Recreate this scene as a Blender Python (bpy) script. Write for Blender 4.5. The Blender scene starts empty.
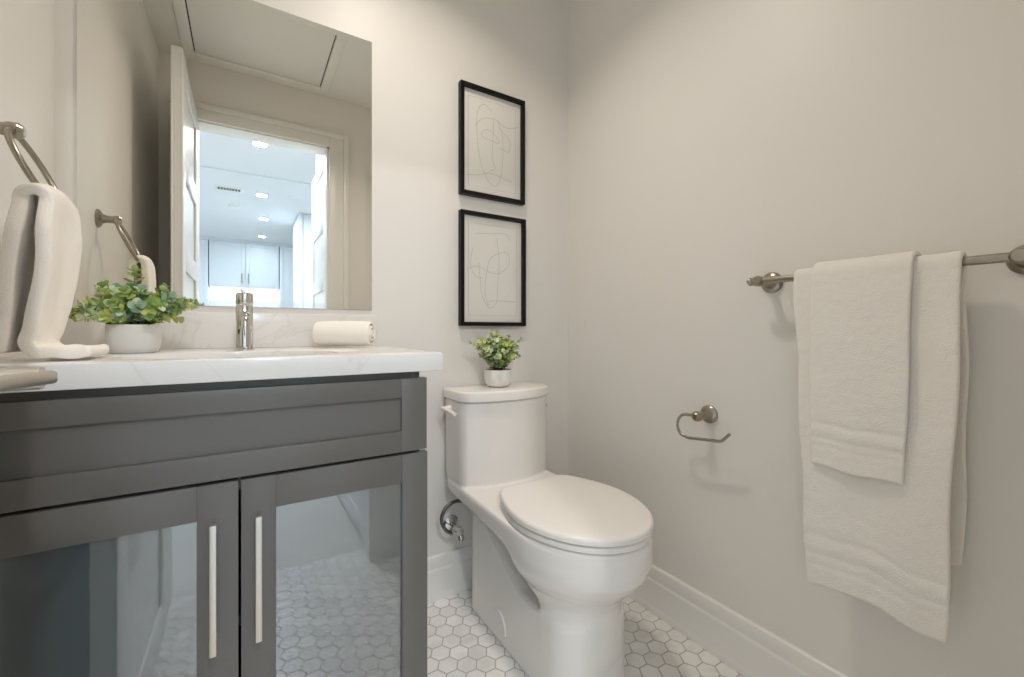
import bpy, bmesh, math, random
import numpy as np
from mathutils import Vector, Matrix, noise

# ------------------------------------------------------------------ camera, world, light, exposure
SC = bpy.context.scene
COL = SC.collection
cam_d = bpy.data.cameras.new('camera')
cam = bpy.data.objects.new('camera', cam_d)
COL.objects.link(cam)
cam.location = (0, 0, 0.94)
cam.rotation_euler = (math.radians(90), 0, math.radians(-32.0))
cam_d.sensor_width = 36
cam_d.lens = 36 * 428 / 1024
cam_d.shift_y = -8 / 1024
cam_d.clip_start = 0.01
SC.camera = cam

world = bpy.data.worlds.new('world')
SC.world = world
world.use_nodes = True
world.node_tree.nodes['Background'].inputs[0].default_value = (0.8, 0.85, 0.9, 1)
world.node_tree.nodes['Background'].inputs[1].default_value = 0.05

SC.view_settings.view_transform = 'Standard'
SC.view_settings.look = 'None'
SC.view_settings.gamma = 1
SC.view_settings.use_curve_mapping = False
SC.view_settings.exposure = -0.02
SC.cycles.caustics_reflective = True
SC.cycles.blur_glossy = 0.5
SC.cycles.max_bounces = 12
SC.cycles.diffuse_bounces = 6
SC.cycles.sample_clamp_indirect = 4.0

WARM = (1.0, 0.90, 0.79)
COOL = (0.64, 0.83, 1.0)


def point_light(loc, power, radius, color):
    l = bpy.data.lights.new('lamp_bulb', 'POINT')
    l.energy = power
    l.shadow_soft_size = radius
    l.color = color
    o = bpy.data.objects.new('lamp_bulb', l)
    o.location = loc
    COL.objects.link(o)
    return o


def area_light(loc, power, size, color, shape='DISK', rot=(0, 0, 0), size_y=None, spread=180):
    l = bpy.data.lights.new('lamp_panel', 'AREA')
    l.energy = power
    l.shape = shape
    l.spread = math.radians(spread)
    l.size = size
    if size_y:
        l.size_y = size_y
    l.color = color
    o = bpy.data.objects.new('lamp_panel', l)
    o.location = loc
    o.rotation_euler = rot
    COL.objects.link(o)
    return o


CEIL = 2.385
# three bulbs of the vanity fitting above the mirror
for bx_ in (-0.16, 0.005, 0.17):
    point_light((bx_, 1.17, 2.20), 0.10, 0.07, WARM)
# recessed bathroom ceiling lamp
area_light((0.40, 0.88, CEIL - 0.012), 5.5, 0.18, WARM, spread=132)
# recessed lamps of the hall and kitchen
POTS = [(0.101, -0.985), (0.157, -2.42), (0.212, -3.52), (0.226, -4.73)]
for (px_, py_), pw_ in zip(POTS, (22.0, 24.0, 17.0, 4.0)):
    area_light((px_, py_, CEIL - 0.016), pw_, 0.09, COOL if py_ < -2 else (1.0, 0.97, 0.96))
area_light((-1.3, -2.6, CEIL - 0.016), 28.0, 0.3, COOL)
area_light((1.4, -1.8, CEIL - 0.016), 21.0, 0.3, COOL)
# lamp strip under the kitchen wall cupboards
area_light((0.0, -5.30, 1.60), 5.0, 0.85, (1.0, 0.97, 0.9), 'RECTANGLE', (math.radians(-25), 0, 0), 0.04)

# ------------------------------------------------------------------ helpers
ORIG = {}


def tag(o, label=None, cat=None, group=None, kind=None):
    if label: o['label'] = label
    if cat: o['category'] = cat
    if group: o['group'] = group
    if kind: o['kind'] = kind
    return o


def thing(name, loc, label, cat, group=None):
    o = bpy.data.objects.new(name, None)
    o.empty_display_size = 0.05
    o.location = loc
    COL.objects.link(o)
    ORIG[o.name] = Vector(loc)
    return tag(o, label, cat, group)


def obj(name, bm, mats, parent=None, smooth=True, angle=35, free=False):
    me = bpy.data.meshes.new(name)
    if free:
        bm.normal_update()
    else:
        bmesh.ops.recalc_face_normals(bm, faces=bm.faces)
    bm.to_mesh(me)
    bm.free()
    if not isinstance(mats, (list, tuple)):
        mats = [mats]
    for m in mats:
        me.materials.append(m)
    if smooth:
        me.shade_smooth()
        me.set_sharp_from_angle(angle=math.radians(angle))
    o = bpy.data.objects.new(name, me)
    COL.objects.link(o)
    if parent is not None:
        base = ORIG[parent.name]
        o.parent = parent
    else:
        co = [v.co for v in me.vertices]
        mn = Vector([min(c[i] for c in co) for i in range(3)])
        mx = Vector([max(c[i] for c in co) for i in range(3)])
        base = Vector(((mn.x + mx.x) / 2, (mn.y + mx.y) / 2, mn.z))
        o.location = base
    for v in me.vertices:
        v.co = v.co - base
    ORIG[o.name] = base.copy()
    return o


def struct(name, bm, mats, parent=None, **k):
    o = obj(name, bm, mats, parent, **k)
    if parent is None:
        o['kind'] = 'structure'
    return o


def merge(bm, tmp):
    me = bpy.data.meshes.new('tmp')
    tmp.to_mesh(me)
    tmp.free()
    bm.from_mesh(me)
    bpy.data.meshes.remove(me)


def box(bm, a, b, bev=0.0, seg=2, mi=0):
    t = bmesh.new()
    bmesh.ops.create_cube(t, size=1)
    for v in t.verts:
        v.co = Vector([a[i] if v.co[i] < 0 else b[i] for i in range(3)])
    if bev > 0:
        bmesh.ops.bevel(t, geom=list(t.edges), offset=bev, segments=seg, profile=0.5, affect='EDGES')
    for f in t.faces:
        f.material_index = mi
    merge(bm, t)
    return bm


def B(a, b, bev=0.0, seg=2):
    return box(bmesh.new(), a, b, bev, seg)


def lathe(bm, prof, centre, axis=(0, 0, 1), n=32, mi=0):
    """prof: list of (radius, height along axis)"""
    ax = Vector(axis).normalized()
    up = Vector((0, 0, 1)) if abs(ax.z) < 0.9 else Vector((1, 0, 0))
    u = ax.cross(up).normalized()
    w = ax.cross(u)
    c = Vector(centre)
    rings = []
    for r, h in prof:
        if r < 1e-6:
            rings.append([bm.verts.new(c + ax * h)])
        else:
            rings.append([bm.verts.new(c + ax * h + (u * math.cos(2 * math.pi * k / n) + w * math.sin(2 * math.pi * k / n)) * r) for k in range(n)])
    fs = []
    for a, b in zip(rings, rings[1:]):
        for k in range(n):
            k2 = (k + 1) % n
            if len(a) == 1 and len(b) == 1:
                continue
            if len(a) == 1:
                fs.append(bm.faces.new((a[0], b[k], b[k2])))
            elif len(b) == 1:
                fs.append(bm.faces.new((a[k], a[k2], b[0])))
            else:
                fs.append(bm.faces.new((a[k], a[k2], b[k2], b[k])))
    if len(rings[0]) > 1: fs.append(bm.faces.new(rings[0]))
    if len(rings[-1]) > 1: fs.append(bm.faces.new(rings[-1]))
    for f in fs:
        f.material_index = mi
    return bm


def catmull(pts, n=8, closed=False):
    P = [Vector(p) for p in pts]
    out = []
    m = len(P)
    rng = range(m) if closed else range(m - 1)
    for i in rng:
        p0 = P[(i - 1) % m] if closed or i > 0 else P[i]
        p1 = P[i]
        p2 = P[(i + 1) % m]
        p3 = P[(i + 2) % m] if closed or i + 2 < m else P[i + 1]
        for k in range(n):
            t = k / n
            out.append(0.5 * ((2 * p1) + (p2 - p0) * t + (2 * p0 - 5 * p1 + 4 * p2 - p3) * t * t + (3 * p1 - p0 - 3 * p2 + p3) * t ** 3))
    if not closed:
        out.append(P[-1])
    return out


def tube(bm, pts, r, n=12, closed=False, caps=True, mi=0):
    P = [Vector(p) for p in pts]
    m = len(P)
    R = r if isinstance(r, (list, tuple)) else [r] * m
    rings = []
    prev = None
    for i in range(m):
        if closed:
            t = P[(i + 1) % m] - P[(i - 1) % m]
        else:
            t = P[min(i + 1, m - 1)] - P[max(i - 1, 0)]
        t.normalize()
        if prev is None:
            up = Vector((0, 0, 1)) if abs(t.z) < 0.9 else Vector((1, 0, 0))
            u = t.cross(up).normalized()
        else:
            u = (prev - t * prev.dot(t)).normalized()
        prev = u
        w = t.cross(u)
        rings.append([bm.verts.new(P[i] + (u * math.cos(2 * math.pi * k / n) + w * math.sin(2 * math.pi * k / n)) * R[i]) for k in range(n)])
    pairs = list(zip(rings, rings[1:]))
    if closed:
        pairs.append((rings[-1], rings[0]))
    for a, b in pairs:
        for k in range(n):
            f = bm.faces.new((a[k], a[(k + 1) % n], b[(k + 1) % n], b[k]))
            f.material_index = mi
    if caps and not closed:
        bm.faces.new(rings[0]).material_index = mi
        bm.faces.new(rings[-1]).material_index = mi
    return bm


def grid_mesh(rows, closed_u=False):
    """rows: list of lists of points -> bmesh of quads"""
    bm = bmesh.new()
    V = [[bm.verts.new(p) for p in r] for r in rows]
    for a, b in zip(V, V[1:]):
        n = len(a)
        for k in range(n if closed_u else n - 1):
            bm.faces.new((a[k], a[(k + 1) % n], b[(k + 1) % n], b[k]))
    return bm


# ------------------------------------------------------------------ materials
def nt(m):
    m.use_nodes = True
    return m.node_tree.nodes, m.node_tree.links


def srgb(r, g, b):
    f = lambda c: (c / 255 / 12.92) if c / 255 <= 0.04045 else ((c / 255 + 0.055) / 1.055) ** 2.4
    return (f(r), f(g), f(b), 1)


def mat(name, col, rough=0.5, metal=0.0, spec=0.5, bump=None, coat=0.0, sheen=0.0, vary=None, emit=None):
    m = bpy.data.materials.new(name)
    N, L = nt(m)
    b = N['Principled BSDF']
    b.inputs['Base Color'].default_value = col
    b.inputs['Roughness'].default_value = rough
    b.inputs['Metallic'].default_value = metal
    b.inputs['Specular IOR Level'].default_value = spec
    b.inputs['Coat Weight'].default_value = coat
    b.inputs['Sheen Weight'].default_value = sheen
    if emit:
        b.inputs['Emission Color'].default_value = col
        b.inputs['Emission Strength'].default_value = emit
    tc = N.new('ShaderNodeTexCoord')
    if vary:
        sc, amt = vary
        nz = N.new('ShaderNodeTexNoise')
        nz.inputs['Scale'].default_value = sc
        nz.inputs['Detail'].default_value = 4
        L.new(tc.outputs['Object'], nz.inputs['Vector'])
        mx = N.new('ShaderNodeMix')
        mx.data_type = 'RGBA'
        mx.inputs[6].default_value = tuple(c * (1 - amt) for c in col[:3]) + (1,)
        mx.inputs[7].default_value = tuple(min(1, c * (1 + amt)) for c in col[:3]) + (1,)
        L.new(nz.outputs['Fac'], mx.inputs[0])
        L.new(mx.outputs[2], b.inputs['Base Color'])
    if bump:
        sc, st, dist = bump
        nz = N.new('ShaderNodeTexNoise')
        nz.inputs['Scale'].default_value = sc
        nz.inputs['Detail'].default_value = 3
        L.new(tc.outputs['Object'], nz.inputs['Vector'])
        bp = N.new('ShaderNodeBump')
        bp.inputs['Strength'].default_value = st
        bp.inputs['Distance'].default_value = dist
        L.new(nz.outputs['Fac'], bp.inputs['Height'])
        L.new(bp.outputs['Normal'], b.inputs['Normal'])
    return m


M = {}
M['wall'] = mat('wall_paint', srgb(236, 232, 226), 0.42, bump=(220, 0.05, 0.001))
M['ceiling'] = mat('ceiling_paint', srgb(236, 233, 226), 0.7)
M['trim'] = mat('trim_paint', srgb(240, 238, 233), 0.3)
M['door'] = mat('door_paint', srgb(236, 236, 234), 0.28)
M['cabinet'] = mat('cabinet_paint', srgb(103, 100, 96), 0.34)
M['cabinet_in'] = mat('cabinet_interior', srgb(150, 150, 148), 0.6)
M['black'] = mat('black_frame', srgb(13, 12, 11), 0.45, spec=0.25)
M['paper'] = mat('art_paper', srgb(238, 234, 226), 0.8, bump=(400, 0.1, 0.0005))
M['ink'] = mat('art_ink', srgb(200, 193, 183), 0.8)
M['nickel'] = mat('brushed_nickel', srgb(168, 160, 148), 0.28, metal=1.0, vary=(40, 0.06))
M['handle'] = mat('satin_nickel', srgb(214, 207, 197), 0.38, metal=1.0)
M['chrome'] = mat('polished_chrome', srgb(220, 220, 218), 0.07, metal=1.0)
M['braid'] = mat('braided_steel', srgb(120, 118, 114), 0.35, metal=1.0, bump=(900, 0.5, 0.001))
M['ceramic'] = mat('toilet_ceramic', srgb(244, 240, 235), 0.1, spec=0.5, coat=0.3)
M['seat'] = mat('toilet_seat_plastic', srgb(244, 240, 235), 0.2)
M['towel'] = mat('terry_cotton', srgb(246, 241, 233), 0.95, spec=0.1, bump=(420, 0.55, 0.004), sheen=0.3)
M['towel_warm'] = mat('terry_cotton_cream', srgb(250, 244, 235), 0.95, spec=0.1, bump=(520, 0.4, 0.003), sheen=0.3)
M['pot'] = mat('matte_white_ceramic', srgb(232, 229, 224), 0.45)
M['soil'] = mat('potting_soil', srgb(52, 44, 34), 0.95, bump=(120, 0.8, 0.004))
M['stem'] = mat('plant_stem', srgb(96, 112, 58), 0.6)
M['leaf_lime'] = mat('leaf_lime', srgb(206, 216, 124), 0.45, vary=(60, 0.2))
M['leaf_green'] = mat('leaf_green', srgb(152, 178, 104), 0.45, vary=(60, 0.25))
M['leaf_blue'] = mat('leaf_blue_green', srgb(164, 188, 164), 0.45, vary=(60, 0.25))
M['leaf_pale'] = mat('leaf_pale', srgb(220, 228, 190), 0.45, vary=(60, 0.2))
M['hall_wall'] = mat('hall_paint', srgb(232, 235, 238), 0.6)
M['kitchen'] = mat('kitchen_lacquer', srgb(232, 235, 238), 0.35)
M['wood'] = mat('hall_floor_wood', srgb(214, 208, 200), 0.4, vary=(4, 0.15))
M['lamp'] = mat('lamp_glow', (1, 0.98, 0.95, 1), 0.5, emit=9.0)
M['dark'] = mat('dark_gap', srgb(40, 40, 40), 0.8)
M['grey_plastic'] = mat('grey_plastic', srgb(150, 152, 154), 0.5)


def quartz():
    m = bpy.data.materials.new('veined_quartz')
    N, L = nt(m)
    b = N['Principled BSDF']
    b.inputs['Roughness'].default_value = 0.16
    tc = N.new('ShaderNodeTexCoord')
    nz = N.new('ShaderNodeTexNoise')
    nz.inputs['Scale'].default_value = 1.7
    nz.inputs['Detail'].default_value = 6
    nz.inputs['Distortion'].default_value = 1.6
    L.new(tc.outputs['Object'], nz.inputs['Vector'])
    sub = N.new('ShaderNodeMath'); sub.operation = 'SUBTRACT'; sub.inputs[1].default_value = 0.5
    ab = N.new('ShaderNodeMath'); ab.operation = 'ABSOLUTE'
    L.new(nz.outputs['Fac'], sub.inputs[0]); L.new(sub.outputs[0], ab.inputs[0])
    r = N.new('ShaderNodeValToRGB')
    r.color_ramp.elements[0].position = 0.0
    r.color_ramp.elements[0].color = srgb(223, 220, 217)
    r.color_ramp.elements[1].position = 0.009
    r.color_ramp.elements[1].color = srgb(232, 229, 226)
    L.new(ab.outputs[0], r.inputs[0])
    L.new(r.outputs[0], b.inputs['Base Color'])
    return m


def hex_tiles(pitch, grout_w):
    m = bpy.data.materials.new('marble_hex_tiles')
    N, L = nt(m)
    b = N['Principled BSDF']
    geo = N.new('ShaderNodeNewGeometry')
    sep = N.new('ShaderNodeSeparateXYZ')
    L.new(geo.outputs['Position'], sep.inputs[0])
    cmb = N.new('ShaderNodeCombineXYZ')          # rows run along y
    L.new(sep.outputs['Y'], cmb.inputs['X']); L.new(sep.outputs['X'], cmb.inputs['Y'])

    def vm(op, a, bb=None):
        n = N.new('ShaderNodeVectorMath'); n.operation = op
        for i, q in enumerate((a, bb)):
            if q is None: continue
            if isinstance(q, tuple): n.inputs[i].default_value = q
            else: L.new(q, n.inputs[i])
        return n

    def mm(op, a, bb=None):
        n = N.new('ShaderNodeMath'); n.operation = op
        for i, q in enumerate((a, bb)):
            if q is None: continue
            if isinstance(q, (int, float)): n.inputs[i].default_value = q
            else: L.new(q, n.inputs[i])
        return n.outputs[0]
    s3 = math.sqrt(3)
    off = (10.08, 20.35, 0)
    p0 = vm('MULTIPLY', cmb.outputs[0], (1 / pitch, 1 / pitch, 0)).outputs[0]
    p = vm('ADD', p0, off).outputs[0]
    half = (0.5, s3 / 2, 0)

    def cell(q):
        mo = vm('MODULO', q, (1, s3, 1)).outputs[0]
        return vm('SUBTRACT', mo, half).outputs[0]
    a = cell(p)
    c = cell(vm('ADD', p, half).outputs[0])
    la = vm('DOT_PRODUCT', a, a).outputs['Value']
    lc = vm('DOT_PRODUCT', c, c).outputs['Value']
    pick = mm('LESS_THAN', la, lc)
    mx = N.new('ShaderNodeMix'); mx.data_type = 'VECTOR'
    L.new(pick, mx.inputs[0]); L.new(c, mx.inputs[4]); L.new(a, mx.inputs[5])
    g = mx.outputs[1]
    ag = vm('ABSOLUTE', g).outputs[0]
    d2 = vm('DOT_PRODUCT', ag, (0.5, s3 / 2, 0)).outputs['Value']
    sg = N.new('ShaderNodeSeparateXYZ'); L.new(ag, sg.inputs[0])
    d = mm('MAXIMUM', sg.outputs['X'], d2)
    edge = mm('SUBTRACT', 0.5, d)                 # 0 at the joint centre
    gm = N.new('ShaderNodeMapRange'); gm.inputs['From Min'].default_value = grout_w * 0.7; gm.inputs['From Max'].default_value = grout_w * 1.3
    L.new(edge, gm.inputs['Value'])
    tid = vm('SUBTRACT', p, g).outputs[0]
    snap = vm('SNAP', vm('ADD', tid, (0.01, 0.01, 0)).outputs[0], (0.05, 0.05, 1)).outputs[0]
    wn = N.new('ShaderNodeTexWhiteNoise'); wn.noise_dimensions = '2D'
    L.new(snap, wn.inputs['Vector'])
    nz = N.new('ShaderNodeTexNoise'); nz.inputs['Scale'].default_value = 9; nz.inputs['Detail'].default_value = 5
    nz.inputs['Distortion'].default_value = 1.2
    jit = vm('ADD', geo.outputs['Position'], wn.outputs['Color']).outputs[0]
    L.new(jit, nz.inputs['Vector'])
    ramp = N.new('ShaderNodeValToRGB')
    ramp.color_ramp.elements[0].position = 0.3; ramp.color_ramp.elements[0].color = srgb(228, 227, 223)
    ramp.color_ramp.elements[1].position = 0.55; ramp.color_ramp.elements[1].color = srgb(246, 244, 240)
    L.new(nz.outputs['Fac'], ramp.inputs[0])
    hv = N.new('ShaderNodeHueSaturation')
    vr = N.new('ShaderNodeMapRange'); vr.inputs['To Min'].default_value = 0.93; vr.inputs['To Max'].default_value = 1.04
    L.new(wn.outputs['Value'], vr.inputs['Value']); L.new(vr.outputs[0], hv.inputs['Value'])
    L.new(ramp.outputs[0], hv.inputs['Color'])
    cm = N.new('ShaderNodeMix'); cm.data_type = 'RGBA'
    cm.inputs[6].default_value = srgb(186, 183, 178)
    L.new(gm.outputs[0], cm.inputs[0]); L.new(hv.outputs[0], cm.inputs[7])
    L.new(cm.outputs[2], b.inputs['Base Color'])
    rr = N.new('ShaderNodeMapRange'); rr.inputs['To Min'].default_value = 0.8; rr.inputs['To Max'].default_value = 0.3
    L.new(gm.outputs[0], rr.inputs['Value']); L.new(rr.outputs[0], b.inputs['Roughness'])
    bp = N.new('ShaderNodeBump'); bp.inputs['Strength'].default_value = 0.4; bp.inputs['Distance'].default_value = 0.0015
    L.new(gm.outputs[0], bp.inputs['Height']); L.new(bp.outputs['Normal'], b.inputs['Normal'])
    return m


def mirror_mat():
    m = bpy.data.materials.new('mirror_silver')
    N, L = nt(m)
    b = N['Principled BSDF']
    b.inputs['Base Color'].default_value = (0.93, 0.925, 0.88, 1)
    b.inputs['Metallic'].default_value = 1
    b.inputs['Roughness'].default_value = 0.0
    return m


def frosted():
    m = bpy.data.materials.new('frosted_glass')
    N, L = nt(m)
    b = N['Principled BSDF']
    b.inputs['Base Color'].default_value = srgb(84, 95, 98)
    b.inputs['Roughness'].default_value = 0.5
    b.inputs['Transmission Weight'].default_value = 0.25
    b.inputs['Coat Weight'].default_value = 1.0
    b.inputs['Coat Roughness'].default_value = 0.0
    b.inputs['Coat IOR'].default_value = 2.9
    return m


def clear_glass():
    m = bpy.data.materials.new('clear_picture_glass')
    N, L = nt(m)
    N.remove(N['Principled BSDF'])
    tr = N.new('ShaderNodeBsdfTransparent')
    gl = N.new('ShaderNodeBsdfGlossy'); gl.inputs['Roughness'].default_value = 0.02
    fr = N.new('ShaderNodeMath'); fr.operation = 'MULTIPLY'; fr.inputs[1].default_value = 0.5
    lw = N.new('ShaderNodeLayerWeight'); lw.inputs['Blend'].default_value = 0.15
    L.new(lw.outputs['Fresnel'], fr.inputs[0])
    mx = N.new('ShaderNodeMixShader')
    L.new(fr.outputs[0], mx.inputs[0]); L.new(tr.outputs[0], mx.inputs[1]); L.new(gl.outputs[0], mx.inputs[2])
    L.new(mx.outputs[0], N['Material Output'].inputs[0])
    return m


M['quartz'] = quartz()
M['tiles'] = hex_tiles(0.0533, 0.032)
M['mirror'] = mirror_mat()
M['frosted'] = frosted()
M['glass'] = clear_glass()

# ------------------------------------------------------------------ setting: room shell
XL, XR, YB, YF = -0.378, 1.17, 1.42, -0.02
YO = -0.14                                        # outer face of the front wall
T = 0.1
OX0, OX1, OZ = -0.228, 0.448, 2.076               # door opening
struct('floor', B((XL - T, YO, -0.05), (XR + T, YB + T, 0)), M['tiles'], smooth=False)
struct('ceiling', B((XL - T, YO, CEIL), (XR + T, YB + T, CEIL + 0.08)), M['ceiling'], smooth=False)
struct('wall_back', B((XL - T, YB, 0), (XR + T, YB + T, CEIL)), M['wall'], smooth=False)
struct('wall_right', B((XR, YO, 0), (XR + T, YB, CEIL)), M['wall'], smooth=False)
struct('wall_left', B((XL - T, YO, 0), (XL, YB, CEIL)), M['wall'], smooth=False)
bm = bmesh.new()
box(bm, (XL, YO, 0), (OX0, YF, CEIL))
box(bm, (OX1, YO, 0), (XR, YF, CEIL))
box(bm, (OX0, YO, OZ), (OX1, YF, CEIL))
struct('wall_front', bm, M['wall'], smooth=False)


def profile_run(prof, p0, p1, out):
    """prof: (offset from wall, z) outline; p0,p1 ends on the wall line; out: unit normal into the room"""
    bm = bmesh.new()
    p0, p1, out = Vector(p0), Vector(p1), Vector(out)
    A = [bm.verts.new(p0 + out * d + Vector((0, 0, z))) for d, z in prof]
    C = [bm.verts.new(p1 + out * d + Vector((0, 0, z))) for d, z in prof]
    n = len(prof)
    for k in range(n):
        bm.faces.new((A[k], A[(k + 1) % n], C[(k + 1) % n], C[k]))
    bm.faces.new(A); bm.faces.new(C)
    return bm


BASE = [(0, 0), (0.020, 0), (0.0205, 0.012), (0.018, 0.019), (0.016, 0.024), (0.016, 0.098), (0.0145, 0.104), (0.0115, 0.108), (0.0115, 0.138), (0.009, 0.146), (0.004, 0.15), (0, 0.15)]
struct('baseboard_right', profile_run(BASE, (XR, YF, 0), (XR, YB, 0), (-1, 0, 0)), M['trim'], angle=25)
struct('baseboard_back', profile_run(BASE, (0.334, YB, 0), (XR - 0.021, YB, 0), (0, -1, 0)), M['trim'], angle=25)
struct('baseboard_left', profile_run(BASE, (XL, 0.70, 0), (XL, YF, 0), (1, 0, 0)), M['trim'], angle=25)
struct('baseboard_front', profile_run(BASE, (0.565, YF, 0), (XR - 0.021, YF, 0), (0, 1, 0)), M['trim'], angle=25)

# door casing inside the bathroom and the jamb lining
bm = bmesh.new()
cw = 0.108
for x0, x1 in ((OX1 - 0.004, OX1 + cw), ):
    box(bm, (x0, YF, 0), (x1 - 0.03, YF + 0.016, OZ + 0.055), 0.003)
    box(bm, (x1 - 0.03, YF, 0), (x1, YF + 0.022, OZ + 0.085), 0.003)
box(bm, (OX0 - 0.105, YF, 0), (OX0 + 0.002, YF + 0.016, OZ + 0.055), 0.003)
box(bm, (OX0 + 0.002, YF, OZ - 0.004), (OX1 - 0.004, YF + 0.0158, OZ + 0.055), 0.003)
box(bm, (OX0 - 0.105, YF, OZ + 0.055), (OX1 + cw - 0.03, YF + 0.0215, OZ + 0.085), 0.003)
struct('trim_1', bm, M['trim'])
bm = bmesh.new()
box(bm, (OX1 - 0.018, YO - 0.01, 0), (OX1, YF, OZ), 0.001)
box(bm, (OX0, YO - 0.01, 0), (OX0 + 0.012, YF - 0.001, OZ), 0.001)
box(bm, (OX0, YO - 0.01, OZ - 0.012), (OX1, YF, OZ), 0.001)
struct('trim_2', bm, M['trim'])

# open bathroom door leaf, swung against the left wall
LX0, LX1, LY0, LY1 = -0.252, -0.212, -0.004, 0.642
bm = bmesh.new()
box(bm, (LX0 + 0.008, LY0, 0.012), (LX1 - 0.008, LY1, 2.090))
nP = 5
sw = 0.095
ph = (2.078 - 0.012 - sw * (nP + 1)) / nP
for xa, xb in ((LX0, LX0 + 0.008), (LX1 - 0.008, LX1)):
    box(bm, (xa, LY0, 0.012), (xb, LY0 + sw, 2.090), 0.0015)
    box(bm, (xa, LY1 - sw, 0.012), (xb, LY1, 2.090), 0.0015)
    z = 0.012
    for k in range(nP + 1):
        box(bm, (xa, LY0 + sw, z), (xb, LY1 - sw, min(2.090, z + sw)), 0.0015)
        z += sw + ph
door = struct('door_1', bm, M['door'])
bm = bmesh.new()
lathe(bm, [(0.027, 0), (0.027, 0.006), (0.024, 0.009), (0.011, 0.010), (0.0105, 0.05), (0.0, 0.05)], (LX1, 0.578, 0.895), (1, 0, 0), 28)
lv = bmesh.new()
box(lv, (-0.0065, -0.13, 0.8885), (0.0065, 0.004, 0.9015), 0.004, 3)
bmesh.ops.rotate(lv, verts=lv.verts, cent=(0, 0, 0), matrix=Matrix.Rotation(math.radians(-20), 3, 'Z'))
bmesh.ops.translate(lv, verts=lv.verts, vec=(-0.160, 0.586, 0))
merge(bm, lv)
hd = obj('door_lever', bm, M['handle'], door)
hd['label'] = 'satin nickel lever handle on the open door'

# hall and kitchen beyond the doorway (seen in the mirror)
HX0, HX1, HY = -2.3, 2.6, -5.6
struct('hall_floor', B((HX0, HY, -0.05), (HX1, YO, 0)), M['wood'], smooth=False)
struct('hall_ceiling', B((HX0, HY, CEIL), (HX1, YO, CEIL + 0.08)), M['hall_wall'], smooth=False)
struct('wall_kitchen_back', B((HX0, HY - 0.1, 0), (HX1, HY, CEIL)), M['hall_wall'], smooth=False)
struct('wall_hall_left', B((HX0 - 0.1, HY, 0), (HX0, YO, CEIL)), M['hall_wall'], smooth=False)
struct('wall_hall_far_right', B((HX1, HY, 0), (HX1 + 0.1, YO, CEIL)), M['hall_wall'], smooth=False)
bm = bmesh.new()
box(bm, (HX0, YO, 0), (XL - T, YO + 0.1, CEIL)); box(bm, (XR + T, YO, 0), (HX1, YO + 0.1, CEIL))
struct('wall_hall_front', bm, M['hall_wall'], smooth=False)
struct('wall_hall_right', B((0.478, -0.86, 0), (0.60, YO - 0.002, CEIL)), M['hall_wall'], smooth=False)
bm = bmesh.new()
box(bm, (0.452, -0.84, 0.01), (0.477, -0.16, 2.10))
for k in range(6):
    z = 0.01 + k * 0.40
    box(bm, (0.4462, -0.75, z), (0.453, -0.25, min(z + 0.09, 2.10)), 0.001)
box(bm, (0.446, -0.84, 0.01), (0.453, -0.75, 2.10), 0.001)
box(bm, (0.446, -0.25, 0.01), (0.453, -0.16, 2.10), 0.001)
struct('door_2', bm, M['door'])
# plain bulkhead where hall and kitchen meet
struct('trim_3', B((HX0, -1.84, CEIL - 0.012), (HX1, -1.79, CEIL)), M['hall_wall'], smooth=False)


def kitchen_door(bm, x0, x1, z0, z1, y):
    box(bm, (x0, y - 0.012, z0), (x1, y, z1))
    fw = 0.055
    for a, b in (((x0, z0), (x0 + fw, z1)), ((x1 - fw, z0), (x1, z1)), ((x0 + fw, z0), (x1 - fw, z0 + fw)), ((x0 + fw, z1 - fw), (x1 - fw, z1))):
        box(bm, (a[0], y, a[1]), (b[0], y + 0.007, b[1]), 0.001)
    return bm


yk = -5.25
t = thing('kitchen_wall_cupboard', (0.01, HY, 1.63), 'white two-door kitchen wall cupboard above the lit backsplash, seen in the mirror', 'cupboard')
obj('body', B((-0.465, HY + 0.002, 1.63), (0.485, yk - 0.013, 2.34)), M['kitchen'], t, smooth=False)
for x0, x1, hx in ((-0.463, 0.007, -0.035), (0.013, 0.483, 0.055)):
    d = obj('door', kitchen_door(bmesh.new(), x0, x1, 1.632, 2.335, yk), M['kitchen'], t)
    h = bmesh.new()
    tube(h, [(hx, yk + 0.03, 1.69), (hx, yk + 0.03, 1.85)], 0.006, 10)
    for zz in (1.70, 1.84):
        tube(h, [(hx, yk + 0.005, zz), (hx, yk + 0.03, zz)], 0.004, 8)
    obj('handle', h, M['nickel'], d)
for nm, x0, x1, lb in (('tall_kitchen_cupboard', -1.10, -0.475, 'white tall kitchen cupboard left of the wall cupboard in the mirror'),
                       ('tall_kitchen_cupboard', 0.495, 0.78, 'narrow white tall kitchen cupboard right of the wall cupboard in the mirror')):
    t = thing(nm, ((x0 + x1) / 2, HY, 0), lb, 'cupboard')
    obj('body', B((x0, HY + 0.002, 0.0), (x1, yk - 0.013, 2.34)), M['kitchen'], t, smooth=False)
    obj('door', kitchen_door(bmesh.new(), x0 + 0.003, x1 - 0.003, 0.1, 2.335, yk), M['kitchen'], t)
bm = bmesh.new()
box(bm, (-1.10, HY + 0.002, 2.34), (0.78, yk, CEIL))
struct('trim_4', bm, M['kitchen'], smooth=False)
t = thing('refrigerator_surround', (0.9, -3.3, 0), 'white floor-to-ceiling panelled fridge surround by the hall, seen in the mirror', 'cabinet')
obj('side_panel', B((0.565, -3.75, 0), (0.605, -3.0, CEIL - 0.002), 0.002), M['kitchen'], t)
obj('front_panel', B((0.606, -3.72, 0), (1.6, -3.02, CEIL - 0.002), 0.002), M['kitchen'], t)

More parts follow.
